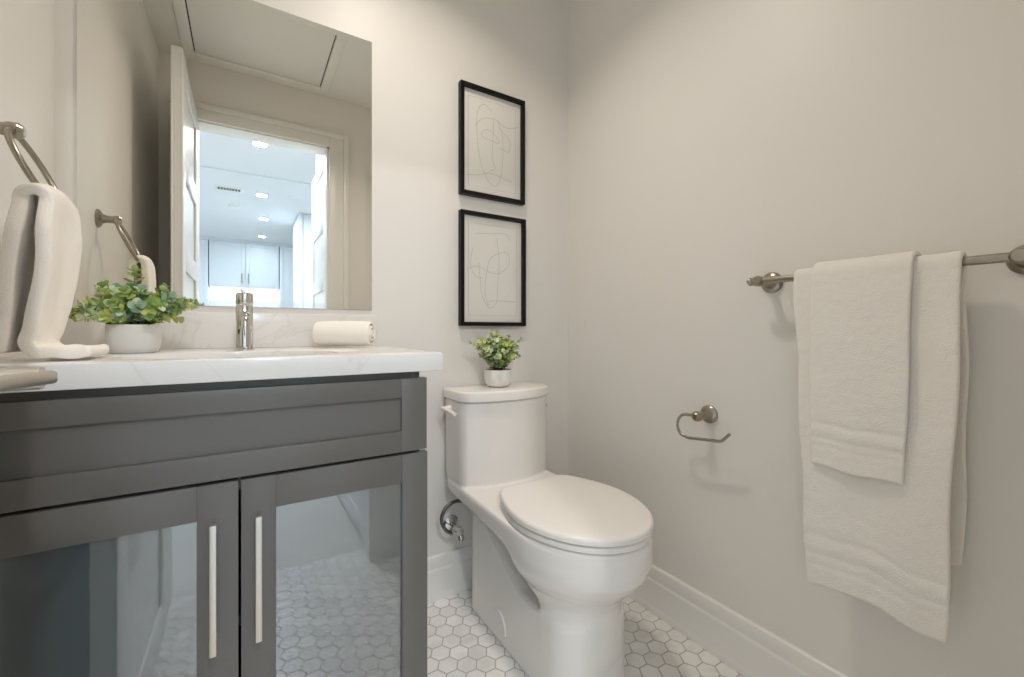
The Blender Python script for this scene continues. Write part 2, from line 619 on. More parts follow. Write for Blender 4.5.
for k, ((x, y), lb) in enumerate(zip(POTS, ('round recessed ceiling light nearest the bathroom door, in the mirror', 'round recessed ceiling light beside the ceiling vent, in the mirror', 'middle of the far recessed kitchen lights, in the mirror', 'farthest recessed kitchen light above the cupboards, in the mirror'))):
    t = thing('recessed_light', (x, y, CEIL), lb, 'ceiling light', 'recessed lights in the hall ceiling')
    obj('trim_ring', lathe(bmesh.new(), [(0.052, 0), (0.066, 0), (0.064, -0.005), (0.052, -0.006)], (x, y, CEIL)), M['trim'], t)
    obj('lens', lathe(bmesh.new(), [(0.0, -0.004), (0.051, -0.004), (0.051, -0.001), (0, -0.001)], (x, y, CEIL)), M['lamp'], t)
t = thing('ceiling_vent', (-0.13, -2.40, CEIL), 'slotted white ceiling vent with dark louvres, seen in the mirror', 'vent')
obj('frame', B((-0.26, -2.46, CEIL - 0.006), (-0.005, -2.34, CEIL), 0.002), M['trim'], t)
obj('backing', B((-0.238, -2.44, CEIL - 0.0075), (-0.03, -2.36, CEIL - 0.0062)), M['dark'], t, smooth=False)
for k in range(9):
    x = -0.236 + k * 0.0245
    obj('louvre', B((x, -2.44, CEIL - 0.011), (x + 0.008, -2.36, CEIL - 0.0076)), M['trim'], t, smooth=False)
sp = obj('ceiling_speaker', lathe(bmesh.new(), [(0, -0.006), (0.075, -0.006), (0.085, -0.004), (0.09, 0), (0, 0)], (0.486, -2.38, CEIL)), M['hall_wall'])
tag(sp, 'flat round white ceiling speaker to the right of the lights, in the mirror', 'speaker')
sd = obj('smoke_detector', lathe(bmesh.new(), [(0, -0.03), (0.03, -0.03), (0.05, -0.022), (0.055, 0), (0, 0)], (-0.10, -3.05, CEIL)), M['trim'])
tag(sd, 'small white smoke detector on the kitchen ceiling, in the mirror', 'smoke detector')

# ceiling access panel in the bathroom (seen in the mirror)
t = thing('ceiling_access_panel', (0.08, 0.36, CEIL), 'painted ceiling access panel with dark gap lines, seen at the top of the mirror', 'access panel')
bm = bmesh.new()
PX0, PX1, PY0, PY1 = -0.222, 0.382, 0.085, 0.64
fw = 0.045
for a, b in (((PX0 - fw, PY0 - fw), (PX0, PY1 + fw)), ((PX1, PY0 - fw), (PX1 + fw, PY1 + fw)), ((PX0, PY0 - fw), (PX1, PY0)), ((PX0, PY1), (PX1, PY1 + fw))):
    box(bm, (a[0], a[1], CEIL - 0.012), (b[0], b[1], CEIL), 0.003)
obj('frame', bm, M['ceiling'], t)
g = 0.006
obj('hatch', B((PX0 + g, PY0 + g * 0.3, CEIL - 0.006), (PX1 - g, PY1 - g, CEIL - 0.0005), 0.001), M['ceiling'], t)
obj('gap_shadow', B((PX0 + 0.0005, PY0 + 0.0005, CEIL - 0.0004), (PX1 - 0.0005, PY1 - 0.0005, CEIL)), M['dark'], t, smooth=False)

# ------------------------------------------------------------------ vanity
CT, CB = 0.892, 0.854                             # worktop top and underside
CX0, CX1, CY0 = XL + 0.001, 0.364, 0.864
v = thing('vanity_cabinet', (0, 1.14, 0), 'dark grey shaker vanity cabinet with two frosted glass doors under white worktop', 'vanity')
VX0, VX1 = -0.338, 0.322
bm = bmesh.new()
yb, yf = YB - 0.002, 0.895
box(bm, (VX0, yf, 0), (VX0 + 0.018, yb, CB - 0.001), 0.0006)
box(bm, (VX1 - 0.018, yf, 0), (VX1, yb, CB - 0.001), 0.0006)
box(bm, (VX0 + 0.018, yb - 0.008, 0.10), (VX1 - 0.018, yb, CB - 0.001))
box(bm, (VX0 + 0.018, yf, 0.10), (VX1 - 0.018, yb - 0.008, 0.118))
box(bm, (VX0 + 0.018, yf, 0.66), (VX1 - 0.018, yf + 0.018, CB - 0.001))
obj('body', bm, M['cabinet'], v)
obj('shelf', B((VX0 + 0.019, yf + 0.05, 0.39), (VX1 - 0.019, yb - 0.009, 0.408), 0.001), M['cabinet'], v)
obj('toe_kick', B((VX0 + 0.018, yf + 0.06, 0), (VX1 - 0.018, yf + 0.075, 0.10)), M['cabinet'], v, smooth=False)


def shaker(x0, x1, z0, z1, sl, sr, rt, rb, y0=0.874, y1=0.893):
    bm = bmesh.new()
    bv = 0.0006
    box(bm, (x0, y0, z0), (x0 + sl, y1, z1), bv)
    box(bm, (x1 - sr, y0, z0), (x1, y1, z1), bv)
    box(bm, (x0 + sl, y0, z1 - rt), (x1 - sr, y1, z1), bv)
    box(bm, (x0 + sl, y0, z0), (x1 - sr, y1, z0 + rb), bv)
    return bm


bm = shaker(-0.345, 0.3310, 0.6875, 0.8395, 0.053, 0.0545, 0.039, 0.043)
box(bm, (-0.30, 0.882, 0.72), (0.284, 0.891, 0.81))
obj('drawer_front', bm, M['cabinet'], v)
for nm, x0, x1, sl, sr, hx in (('door', -0.345, -0.0090, 0.053, 0.058, -0.0435), ('door', -0.0050, 0.3325, 0.053, 0.0545, 0.0205)):
    d = obj(nm, shaker(x0, x1, 0.125, 0.6815, sl, sr, 0.0575, 0.0575), M['cabinet'], v)
    gp = obj('glass_pane', B((x0 + sl - 0.004, 0.883, 0.178), (x1 - sr + 0.004, 0.887, 0.628)), M['frosted'], d, smooth=False)
    gp['label'] = 'grey frosted glass pane'
    h = bmesh.new()
    box(h, (hx - 0.005, 0.8405, 0.412), (hx + 0.005, 0.8505, 0.624), 0.0012)
    for zz in (0.424, 0.604):
        box(h, (hx - 0.0045, 0.850, zz), (hx + 0.0045, 0.8745, zz + 0.009), 0.0008)
    hh = obj('handle', h, M['handle'], d)
    hh['label'] = 'square satin nickel bar handle'

# worktop with backsplash and an oval undermount basin
wt = thing('worktop', (0, 1.14, CB), 'white veined quartz vanity worktop with low backsplash over dark cabinet', 'worktop')
SCX, SCY, SA, SB = -0.005, 1.035, 0.185, 0.125


def slab_with_hole():
    bm = bmesh.new()
    n = 64
    rx = [(CX0, CY0), (CX1, CY0), (CX1, YB - 0.001), (CX0, YB - 0.001)]
    inner, outer = [], []
    for k in range(n):
        a = 2 * math.pi * k / n
        ca, sa = math.cos(a), math.sin(a)
        inner.append((SCX + SA * ca, SCY + SB * sa))
        ts = []
        if ca > 1e-9: ts.append((CX1 - SCX) / ca)
        if ca < -1e-9: ts.append((CX0 - SCX) / ca)
        if sa > 1e-9: ts.append((YB - 0.001 - SCY) / sa)
        if sa < -1e-9: ts.append((CY0 - SCY) / sa)
        tt = min(ts)
        outer.append((SCX + ca * tt, SCY + sa * tt))
    for cxy in rx:                                  # snap the nearest ring point to each corner
        k = min(range(n), key=lambda i: (outer[i][0] - cxy[0]) ** 2 + (outer[i][1] - cxy[1]) ** 2)
        outer[k] = cxy
    it = [bm.verts.new((x, y, CT)) for x, y in inner]; ib = [bm.verts.new((x, y, CB)) for x, y in inner]
    ot = [bm.verts.new((x, y, CT)) for x, y in outer]; ob = [bm.verts.new((x, y, CB)) for x, y in outer]
    for k in range(n):
        j = (k + 1) % n
        bm.faces.new((it[k], it[j], ot[j], ot[k]))
        bm.faces.new((ib[k], ob[k], ob[j], ib[j]))
        bm.faces.new((ot[k], ot[j], ob[j], ob[k]))
        bm.faces.new((it[k], ib[k], ib[j], it[j]))
    bmesh.ops.recalc_face_normals(bm, faces=bm.faces)
    es = [e for e in bm.edges if len(e.link_faces) == 2 and e.calc_face_angle(0) > 0.9]
    bmesh.ops.bevel(bm, geom=es, offset=0.002, segments=2, profile=0.5, affect='EDGES')
    return bm


obj('slab', slab_with_hole(), M['quartz'], wt, angle=30)
obj('backsplash', B((CX0, YB - 0.02, CT), (CX1, YB - 0.001, 0.988), 0.0015), M['quartz'], wt)
prof = [(1.03, CB - 0.001), (1.0, CB - 0.001), (0.98, CB - 0.03), (0.9, CB - 0.075), (0.7, CB - 0.105), (0.4, CB - 0.118), (0.12, CB - 0.122), (0.12, CB - 0.13), (0.4, CB - 0.128), (0.72, CB - 0.114), (0.93, CB - 0.08), (1.02, CB - 0.03), (1.03, CB - 0.012)]
rows = [[(SCX + SA * s * math.cos(2 * math.pi * k / 64), SCY + SB * s * math.sin(2 * math.pi * k / 64), z) for k in range(64)] for s, z in prof]
bs = obj('basin', grid_mesh(rows, True), M['ceramic'], wt)
bs['label'] = 'white oval undermount basin'

# faucet
fx, fy = 0.0, 1.24
t = thing('faucet', (fx, fy, CT), 'chrome single-hole cylinder faucet standing on the white worktop', 'faucet')
obj('faucet_body', lathe(bmesh.new(), [(0, 0), (0.0225, 0), (0.0225, 0.003), (0.0185, 0.006), (0.0185, 0.108), (0.0175, 0.1095), (0, 0.1095)], (fx, fy, CT)), M['chrome'], t)
bm = bmesh.new()
tube(bm, catmull([(fx, fy - 0.010, CT + 0.077), (fx, fy - 0.05, CT + 0.082), (fx + 0.001, fy - 0.088, CT + 0.080), (fx + 0.001, fy - 0.107, CT + 0.070), (fx + 0.001, fy - 0.112, CT + 0.056)], 6), 0.0115, 24)
lathe(bm, [(0.0105, 0), (0.0125, 0), (0.0125, 0.008), (0.0105, 0.008)], (fx + 0.001, fy - 0.1125, CT + 0.051), n=24)
obj('spout', bm, M['chrome'], t)
bm = bmesh.new()
lathe(bm, [(0, 0.111), (0.0175, 0.111), (0.0185, 0.113), (0.0185, 0.136), (0.0165, 0.1395), (0, 0.14)], (fx, fy, CT))
tube(bm, [(fx, fy, CT + 0.137), (fx - 0.002, fy + 0.018, CT + 0.143), (fx - 0.006, fy + 0.045, CT + 0.150)], [0.006, 0.0045, 0.003], 12)
obj('lever', bm, M['chrome'], t)

# wall mirror with a bevelled edge
MX0, MX1, MZ0, MZ1 = -0.339, 0.349, 1.0065, 1.873
bm = bmesh.new()
bw = 0.018
y0, y1, y2 = YB - 0.001, YB - 0.0056, YB - 0.0062
rings = []
for (d, y) in ((0, y0), (0, y1), (bw, y2)):
    rings.append([bm.verts.new(p) for p in ((MX0 + d, y, MZ0 + d), (MX1 - d, y, MZ0 + d), (MX1 - d, y, MZ1 - d), (MX0 + d, y, MZ1 - d))])
for a, b in zip(rings, rings[1:]):
    for k in range(4):
        bm.faces.new((a[k], a[(k + 1) % 4], b[(k + 1) % 4], b[k]))
bm.faces.new(rings[-1]); bm.faces.new(rings[0])
mr = obj('wall_mirror', bm, M['mirror'], smooth=False)
tag(mr, 'large frameless mirror above the vanity, reflecting the open doorway', 'mirror')


# ------------------------------------------------------------------ toilet (blended solid, meshed from a distance field)
def smin(a, b, k):
    h = np.clip(0.5 + 0.5 * (b - a) / k, 0, 1)
    return b * (1 - h) + a * h - k * h * (1 - h)


def smax(a, b, k):
    return -smin(-a, -b, k)


def surface_nets(F, o, h):
    nx, ny, nz = F.shape
    ins = F < 0
    cnt = np.zeros((nx - 1, ny - 1, nz - 1)); acc = np.zeros((nx - 1, ny - 1, nz - 1, 3))
    idx = [(i, j, k) for i in (0, 1) for j in (0, 1) for k in (0, 1)]
    sl = lambda A, c: A[c[0]:nx - 1 + c[0], c[1]:ny - 1 + c[1], c[2]:nz - 1 + c[2]]
    for a in idx:
        for ax in range(3):
            if a[ax]: continue
            b = list(a); b[ax] = 1
            Fa, Fb = sl(F, a), sl(F, b)
            cr = (Fa < 0) != (Fb < 0)
            t = np.where(cr, Fa / np.where(cr, Fa - Fb, 1), 0)
            cnt += cr
            for q in range(3):
                acc[..., q] += np.where(cr, a[q] + (t if q == ax else 0), 0)
    act = cnt > 0
    ids = -np.ones(act.shape, int)
    ids[act] = np.arange(act.sum())
    base = np.stack(np.nonzero(act), 1)
    V = (base + acc[act] / cnt[act][:, None]) * h + np.array(o)
    faces = []
    for ax in range(3):
        u, w = (ax + 1) % 3, (ax + 2) % 3
        s0 = [slice(None)] * 3; s1 = [slice(None)] * 3
        s0[ax] = slice(0, -1); s1[ax] = slice(1, None)
        A, Bq = ins[tuple(s0)], ins[tuple(s1)]
        for e in np.argwhere(A != Bq):
            e = list(e)
            if e[u] < 1 or e[w] < 1 or e[u] >= F.shape[u] - 1 or e[w] >= F.shape[w] - 1: continue
            q = []
            for du, dw in ((-1, -1), (0, -1), (0, 0), (-1, 0)):
                c = list(e); c[u] += du; c[w] += dw
                q.append(int(ids[tuple(c)]))
            if not A[tuple(e)]: q.reverse()
            faces.append(q)
    return V, faces


TX = 0.771
h = 0.006
xs = np.arange(-0.216, 0.217, h); ys = np.arange(0.66, 1.42, h); zs = np.arange(-0.018, 0.735, h)
X, Y, Z = np.meshgrid(xs, ys, zs, indexing='ij')
aX = np.abs(X)


def plan(hw, yF, yM, yB, hb):
    """egg in front of yM, straight sides behind that run to half width hb at yB"""
    r = np.sqrt((X / hw) ** 2 + ((Y - yM) / (yM - yF)) ** 2)
    front = (r - 1) * np.minimum(hw, yM - yF)
    s = np.clip((Y - yM) / np.maximum(yB - yM, 1e-3), 0, 1)
    s = s * s * (3 - 2 * s)
    back = aX - (hw + (hb - hw) * s)
    d = np.where(Y < yM, front, back)
    return smax(d, Y - yB, 0.02)


zi = [0, 0.238, 0.268, 0.290, 0.314, 0.340, 0.366, 0.44]
hw = np.interp(Z, zi, [0.12, 0.118, 0.130, 0.150, 0.168, 0.180, 0.184, 0.184])
yF = np.interp(Z, zi, [0.780, 0.772, 0.757, 0.735, 0.712, 0.694, 0.686, 0.686])
yB = np.interp(Z, [0, 0.22, 0.26, 0.31, 0.345, 0.367, 0.385, 0.44], [0.90, 0.92, 0.965, 1.005, 1.035, 1.10, 1.385, 1.40])
bowl = plan(hw, yF, 0.935 + 0 * Z, yB, np.interp(Z, [0.2, 0.30, 0.345, 0.375, 0.44], [0.115, 0.138, 0.155, 0.172, 0.177]))
bowl = smax(bowl, Z - 0.428, 0.012)
bowl = smax(bowl, -(Z - 0.10), 0.02)
hs = np.interp(Z, [0, 0.02, 0.3, 0.4], [0.1225, 0.119, 0.117, 0.117])
skirt = plan(hs, 0.778 - 0.006 * np.clip(1 - Z / 0.05, 0, 1), 0.872 + 0 * Z, 1.312 + 0 * Z, hs)
skirt = smax(skirt, Z - (0.205 + np.clip((Y - 1.01) / 0.25, 0, 1) * 0.15), 0.006)
skirt = np.maximum(skirt, -Z - 0.0)
# recessed core behind the gap between the bowl's underside and the skirt
core = np.maximum(np.maximum(aX - 0.02, np.abs(Y - 1.10) - 0.20), np.abs(Z - 0.20) - 0.20)
body = smin(smin(bowl, skirt, 0.009), core, 0.004)
# rear column that carries the tank
col = smax(smax(aX - np.interp(Z, [0.0, 0.36, 0.44, 0.50], [0.105, 0.11, 0.160, 0.172]), np.abs(Y - 1.31) - np.interp(Z, [0, 0.3, 0.44], [0.0, 0.03, 0.09]), 0.02), Z - 0.40, 0.01)
col = smax(col, 0.2 - Z, 0.02)
body = smin(body, col, 0.012)
# tank: bowed front, slightly wider at the top
th = np.interp(Z, [0.42, 0.50, 0.72], [0.174, 0.175, 0.176])
bow = 1.219 + 1.5 * X ** 2
tank = smax(smax(aX - th, bow - Y, 0.02), Y - 1.405, 0.02)
tank = smax(smax(tank, Z - 0.706, 0.006), 0.425 - Z - np.where(Y > 1.3, 0.0, 0.0), 0.02)
body = smin(body, tank, 0.006)
body = np.maximum(body, 0.0005 - Z)
V, Fq = surface_nets(body, (xs[0], ys[0], zs[0]), h)
V[:, 0] += TX
bm = bmesh.new()
bv = [bm.verts.new(p) for p in V]
for q in Fq:
    try:
        bm.faces.new([bv[i] for i in q])
    except ValueError:
        pass
for _ in range(2):
    bmesh.ops.smooth_vert(bm, verts=[q for q in bm.verts if q.co.z > 0.006], factor=0.5, use_axis_x=True, use_axis_y=True, use_axis_z=True)
t = thing('toilet', (TX, 1.06, 0), 'white one-piece skirted toilet with closed lid between vanity and right wall', 'toilet')
obj('toilet_body', bm, M['ceramic'], t, angle=70)


def egg(cx, yF, yB, a, n=96, k=0.42):
    ym = yF + 0.235
    P = []
    nb = n // 2
    for i in range(nb + 1):                         # back: sides taper to a nearly straight rear edge
        u = -1 + 2 * i / nb
        m = max(0.0, (abs(u) - 0.42) / 0.58)        # 0 along the rear edge, 1 at the widest point
        if m == 0:
            x, y = u / 0.42 * (a * 0.64), yB
        else:
            q = max(0.0, 1 - m)
            x = math.copysign(a * (1 - 0.32 * q ** 1.7), u)
            y = ym + (yB - 0.004 - ym) * q
        P.append((cx - x, y))
    rowp = P[:]
    for _ in range(3):
        rowp = [rowp[0]] + [((rowp[i - 1][0] + rowp[i][0] * 2 + rowp[i + 1][0]) / 4, (rowp[i - 1][1] + rowp[i][1] * 2 + rowp[i + 1][1]) / 4) for i in range(1, nb)] + [rowp[-1]]
    P = rowp
    for i in range(1, n - nb):
        q = math.pi + math.pi * i / (n - nb)
        P.append((cx + a * math.cos(q), ym + (ym - yF) * math.sin(q)))
    assert len(P) == n
    return P[::-1]
    P = []
    for i in range(n):
        q = 2 * math.pi * i / n
        co, si = math.cos(q), math.sin(q)
        if si < 0:
            x, y = a * co, ym + (ym - yF) * si
        else:
            e = 2 / 3.0
            x, y = a * math.copysign(abs(co) ** e, co), ym + (yB - ym) * abs(si) ** e
        P.append((cx + x, y))
    return P


def egg_slab(yF, yB, a, z0, z1, r, dome=0.0, bow_in=0.0):
    rows = []
    prof = [(0.02, z0), (0.004, z0), (0.0, z0 + 0.003)]
    for k in range(5):
        q = k / 4 * math.pi / 2
        prof.append((r * (1 - math.cos(q)), z1 - r + r * math.sin(q)))
    prof += [(0.03, z1 + dome * 0.5), (0.09, z1 + dome * 0.9)]
    for d, z in prof:
        rows.append([(x, y, z) for x, y in egg(TX, yF + d, yB - d, a - d)])
    bm = grid_mesh(rows, True)
    bm.verts.ensure_lookup_table()
    n = 96
    bm.faces.new(bm.verts[:n]); bm.faces.new(bm.verts[-n:])
    return bm


obj('seat', egg_slab(0.688, 1.112, 0.180, 0.429, 0.4445, 0.005), M['seat'], t, angle=50)
obj('lid', egg_slab(0.684, 1.117, 0.182, 0.4475, 0.467, 0.008, 0.003), M['seat'], t, angle=50)
for sx in (-0.075, 0.075):
    obj('hinge', B((TX + sx - 0.022, 1.112, 0.4275), (TX + sx + 0.022, 1.145, 0.450), 0.006, 3), M['seat'], t)
# tank lid with the same bow


def lid_ring(d, z):
    P = []
    hwid, n = 0.181 - d, 24
    for i in range(n + 1):                         # bowed front, left to right
        x = -hwid + 2 * hwid * i / n
        e = abs(x / hwid)
        y = 1.207 + d + 1.45 * x * x + (0.018 * max(0, (e - 0.88) / 0.12) ** 2)
        P.append((TX + x, y, z))
    P.append((TX + hwid, 1.40 - d, z)); P.append((TX + hwid - 0.01, 1.41 - d, z))
    P.append((TX - hwid + 0.01, 1.41 - d, z)); P.append((TX - hwid, 1.40 - d, z))
    return P


prof = [(0.03, 0.7065), (0.003, 0.7065), (0.0, 0.709), (0.0, 0.733), (0.0012, 0.737), (0.0045, 0.7395), (0.01, 0.7405), (0.06, 0.7415)]
rows = [lid_ring(d, z) for d, z in prof]
bm = grid_mesh(rows, True)
bm.verts.ensure_lookup_table()
nr = len(rows[0])
bm.faces.new(bm.verts[:nr]); bm.faces.new(bm.verts[-nr:])
obj('tank_lid', bm, M['ceramic'], t, angle=40)
# flush lever at the left front corner of the tank
bm = bmesh.new()
lathe(bm, [(0, 0), (0.012, 0), (0.011, 0.012), (0.007, 0.030), (0, 0.032)], (0.5975, 1.348, 0.675), (-1, 0, 0), 20)
tube(bm, catmull([(0.5680, 1.356, 0.676), (0.5685, 1.335, 0.676), (0.5720, 1.303, 0.673), (0.5775, 1.274, 0.668)], 6), [0.0066] * 19, 12)
fl = obj('flush_lever', bm, M['seat'], t)
bm = bmesh.new()
lathe(bm, [(0, 0), (0.005, 0), (0.005, 0.003), (0, 0.004)], (TX + 0.160, 1.2585, 0.668), (0.40, -0.91, 0), 16)
o = obj('overflow_cap', bm, M['chrome'], t); o['label'] = 'tiny chrome stud'
bm = bmesh.new()
tube(bm, catmull([(0.6505, 1.135, 0.092), (0.6500, 1.112, 0.094), (0.6497, 1.090, 0.082), (0.6495, 1.078, 0.058), (0.6492, 1.077, 0.042)], 6), 0.0035, 8)
obj('bolt_cover_rim', bm, M['ceramic'], t)

# water supply beside the toilet
t = thing('water_supply_valve', (0.63, YB, 0.225), 'chrome angle stop valve with braided hose loop on wall beside toilet', 'valve')
VXx, VZ = 0.628, 0.248
obj('escutcheon', lathe(bmesh.new(), [(0.0, 0), (0.031, 0), (0.030, 0.004), (0.018, 0.011), (0.010, 0.013), (0.010, 0.02), (0, 0.02)], (VXx, YB - 0.0005, VZ), (0, -1, 0), 32), M['chrome'], t)
bm = bmesh.new()
tube(bm, [(VXx, YB - 0.015, VZ), (VXx, YB - 0.075, VZ)], 0.009, 20)
lathe(bm, [(0, -0.017), (0.013, -0.017), (0.0145, -0.01), (0.0145, 0.01), (0.013, 0.017), (0, 0.017)], (VXx, YB - 0.06, VZ), (0, -1, 0), 24)
tube(bm, [(VXx, YB - 0.06, VZ), (VXx - 0.022, YB - 0.06, VZ - 0.006)], 0.0085, 16)
obj('valve_body', bm, M['chrome'], t)
bm = bmesh.new()
lathe(bm, [(0, 0), (0.0085, 0.0), (0.0125, 0.008), (0.0125, 0.018), (0.008, 0.023), (0, 0.023)], (VXx + 0.004, YB - 0.066, VZ - 0.014), (0.15, -0.35, -0.9), 12)
obj('handle', bm, M['chrome'], t)
hp = catmull([(VXx - 0.020, YB - 0.06, VZ - 0.006), (0.590, YB - 0.06, 0.251), (0.572, YB - 0.06, 0.275), (0.568, YB - 0.06, 0.303), (0.580, YB - 0.058, 0.329), (0.604, YB - 0.054, 0.343), (0.632, YB - 0.05, 0.344), (0.662, YB - 0.048, 0.335), (0.70, YB - 0.047, 0.325)], 8)
obj('supply_hose', tube(bmesh.new(), hp, 0.006, 12), M['braid'], t)


# ------------------------------------------------------------------ plants
def leaf(bm, p, d, up, size, mi, rnd):
    """a round cupped leaf from its stalk point p along d"""
    d = d.normalized()
    s = d.cross(up)
    if s.length < 1e-4:
        s = d.cross(Vector((1, 0, 0)))
    s.normalize()
    n = s.cross(d).normalized()
    out = []
    prof = [(0.0, 0.0), (0.16, 0.30), (0.42, 0.47), (0.70, 0.42), (0.92, 0.22), (1.0, 0.0)]
    cup = rnd.uniform(0.10, 0.28)
    mid = [bm.verts.new(p + d * (t * size) - n * (cup * size * 0.9 * math.sin(t * math.pi)) * 0.6) for t, w in prof]
    for sg in (-1, 1):
        edge = [mid[0]] + [bm.verts.new(p + d * (t * size) + s * (sg * w * size) + n * (cup * size * 0.5 * w * 2)) for t, w in prof[1:-1]] + [mid[-1]]
        for k in range(len(prof) - 1):
            vs = [mid[k], mid[k + 1], edge[k + 1], edge[k]]
            u = []
            for q in vs:
                if q not in u: u.append(q)
            if len(u) >= 3:
                f = bm.faces.new(u if sg > 0 else u[::-1]); f.material_index = mi


def plant(name, centre, z0, label, pot_prof, soil_r, soil_z, stems, leaf_size, weights, seed, maxsp, ymax, zmin, ymin=-9):
    rnd = random.Random(seed)
    cx, cy = centre
    t = thing(name, (cx, cy, z0), label, 'potted plant')
    obj('pot', lathe(bmesh.new(), pot_prof, (cx, cy, z0), n=48), M['pot'], t, angle=50)
    obj('soil', lathe(bmesh.new(), [(0, soil_z - 0.004), (soil_r, soil_z - 0.004), (soil_r, soil_z), (0, soil_z + 0.002)], (cx, cy, z0), n=32), M['soil'], t)
    lf, sb = bmesh.new(), bmesh.new()
    for (az, reach, height, n) in stems:
        dirv = Vector((math.cos(az), math.sin(az), 0))
        p0 = Vector((cx, cy, z0 + soil_z)) + dirv * rnd.uniform(0.0, soil_r * 0.5)
        p2 = Vector((cx, cy, z0 + soil_z)) + dirv * reach + Vector((0, 0, height))
        p1 = (p0 + p2) / 2 + Vector((0, 0, 0.30 * reach + 0.004)) - dirv * reach * 0.08
        for q in (p1, p2):
            q.y = max(min(q.y, ymax), ymin)
        pts = [p0 * (1 - k / 8) ** 2 + p1 * 2 * (k / 8) * (1 - k / 8) + p2 * (k / 8) ** 2 for k in range(9)]
        tube(sb, pts, [0.0013 - 0.0006 * k / 8 for k in range(9)], 6)
        main = rnd.choices((0, 1, 2, 3), weights)[0]
        for k in range(n):
            u = 0.16 + 0.84 * k / max(1, n - 1)
            q = p0 * (1 - u) ** 2 + p1 * 2 * u * (1 - u) + p2 * u * u
            tg = (p1 - p0) * (1 - u) + (p2 - p1) * u
            tg.normalize()
            side = tg.cross(Vector((0, 0, 1)))
            if side.length < 1e-3: side = Vector((1, 0, 0))
            side.normalize()
            nn = side.cross(tg)
            ph = k * 1.57 + rnd.uniform(-0.4, 0.4)
            for s in (0, math.pi):
                dd = side * math.cos(ph + s) + nn * math.sin(ph + s) + tg * rnd.uniform(0.35, 0.8)
                mi = main if rnd.random() < 0.62 else rnd.choices((0, 1, 2, 3), weights)[0]
                sz = leaf_size * rnd.uniform(0.75, 1.2) * (1.0 - 0.38 * u ** 3)
                e = q + dd.normalized() * sz
                if e.y > ymax + 0.008 or e.z < zmin: continue
                leaf(lf, q, dd, tg + Vector((rnd.uniform(-.3, .3), rnd.uniform(-.3, .3), rnd.uniform(-.2, .3))), sz, mi, rnd)
        leaf(lf, p2, (p2 - p1).normalized(), Vector((0.1, 0.2, 1)), leaf_size * 0.6, main, rnd)
    obj('stem', sb, M['stem'], t)
    obj('foliage', lf, [M['leaf_lime'], M['leaf_green'], M['leaf_blue'], M['leaf_pale']], t, angle=80, free=True)
    return t


rnd = random.Random(5)
stems = []
for k in range(30):
    az = 2 * math.pi * k / 30 + rnd.uniform(-0.12, 0.12)
    lat = abs(math.cos(az + 0.3))
    stems.append((az, rnd.uniform(0.050, 0.068) + 0.034 * lat, rnd.uniform(0.020, 0.056), 7))
for k in range(26):
    stems.append((rnd.uniform(0, 6.28), rnd.uniform(0.01, 0.06), rnd.uniform(0.045, 0.088), 7))
stems += [(math.radians(100), 0.006, 0.122, 9), (math.radians(150), 0.060, 0.092, 8), (math.radians(20), 0.045, 0.085, 7), (math.radians(-35), 0.080, 0.062, 8), (math.radians(-28), 0.088, 0.045, 8), (math.radians(150), 0.10, 0.045, 8), (math.radians(165), 0.095, 0.03, 8)]
plant('potted_eucalyptus', (-0.2, 1.205), CT, 'wide leafy artificial plant in low white bowl on the vanity worktop',
      [(0, 0), (0.035, 0), (0.0395, 0.002), (0.0435, 0.014), (0.0460, 0.034), (0.0460, 0.052), (0.0455, 0.0605), (0.0435, 0.0605), (0.0435, 0.048), (0.040, 0.02), (0, 0.016)],
      0.0425, 0.053, stems, 0.0255, (3, 4, 3.5, 2.5), 11, 0.13, 1.37, CT + 0.058)
rnd = random.Random(8)
stems = []
for k in range(30):
    az = 2 * math.pi * k / 30 + rnd.uniform(-0.1, 0.1)
    stems.append((az, rnd.uniform(0.044, 0.080), rnd.uniform(0.045, 0.118), 9))
for k in range(26):
    stems.append((rnd.uniform(0, 6.28), rnd.uniform(0.005, 0.05), rnd.uniform(0.06, 0.125), 9))
stems += [(math.radians(170), 0.098, 0.100, 8), (math.radians(195), 0.088, 0.115, 8), (math.radians(120), 0.03, 0.142, 8), (math.radians(-25), 0.080, 0.112, 8), (math.radians(-10), 0.070, 0.085, 8), (math.radians(90), 0.01, 0.135, 8)]
plant('potted_boxwood', (0.764, 1.315), 0.7425, 'small bushy artificial plant in white cup on the toilet tank',
      [(0, 0), (0.032, 0), (0.040, 0.004), (0.047, 0.016), (0.049, 0.030), (0.0485, 0.058), (0.047, 0.060), (0.045, 0.058), (0.044, 0.02), (0, 0.014)],
      0.0445, 0.052, stems, 0.0215, (4, 4, 1.6, 2.5), 21, 0.1, 1.395, 0.80)


# ------------------------------------------------------------------ pictures
BORDER = [(0.09, 0.065), (0.91, 0.065), (0.91, 0.935), (0.09, 0.935)]


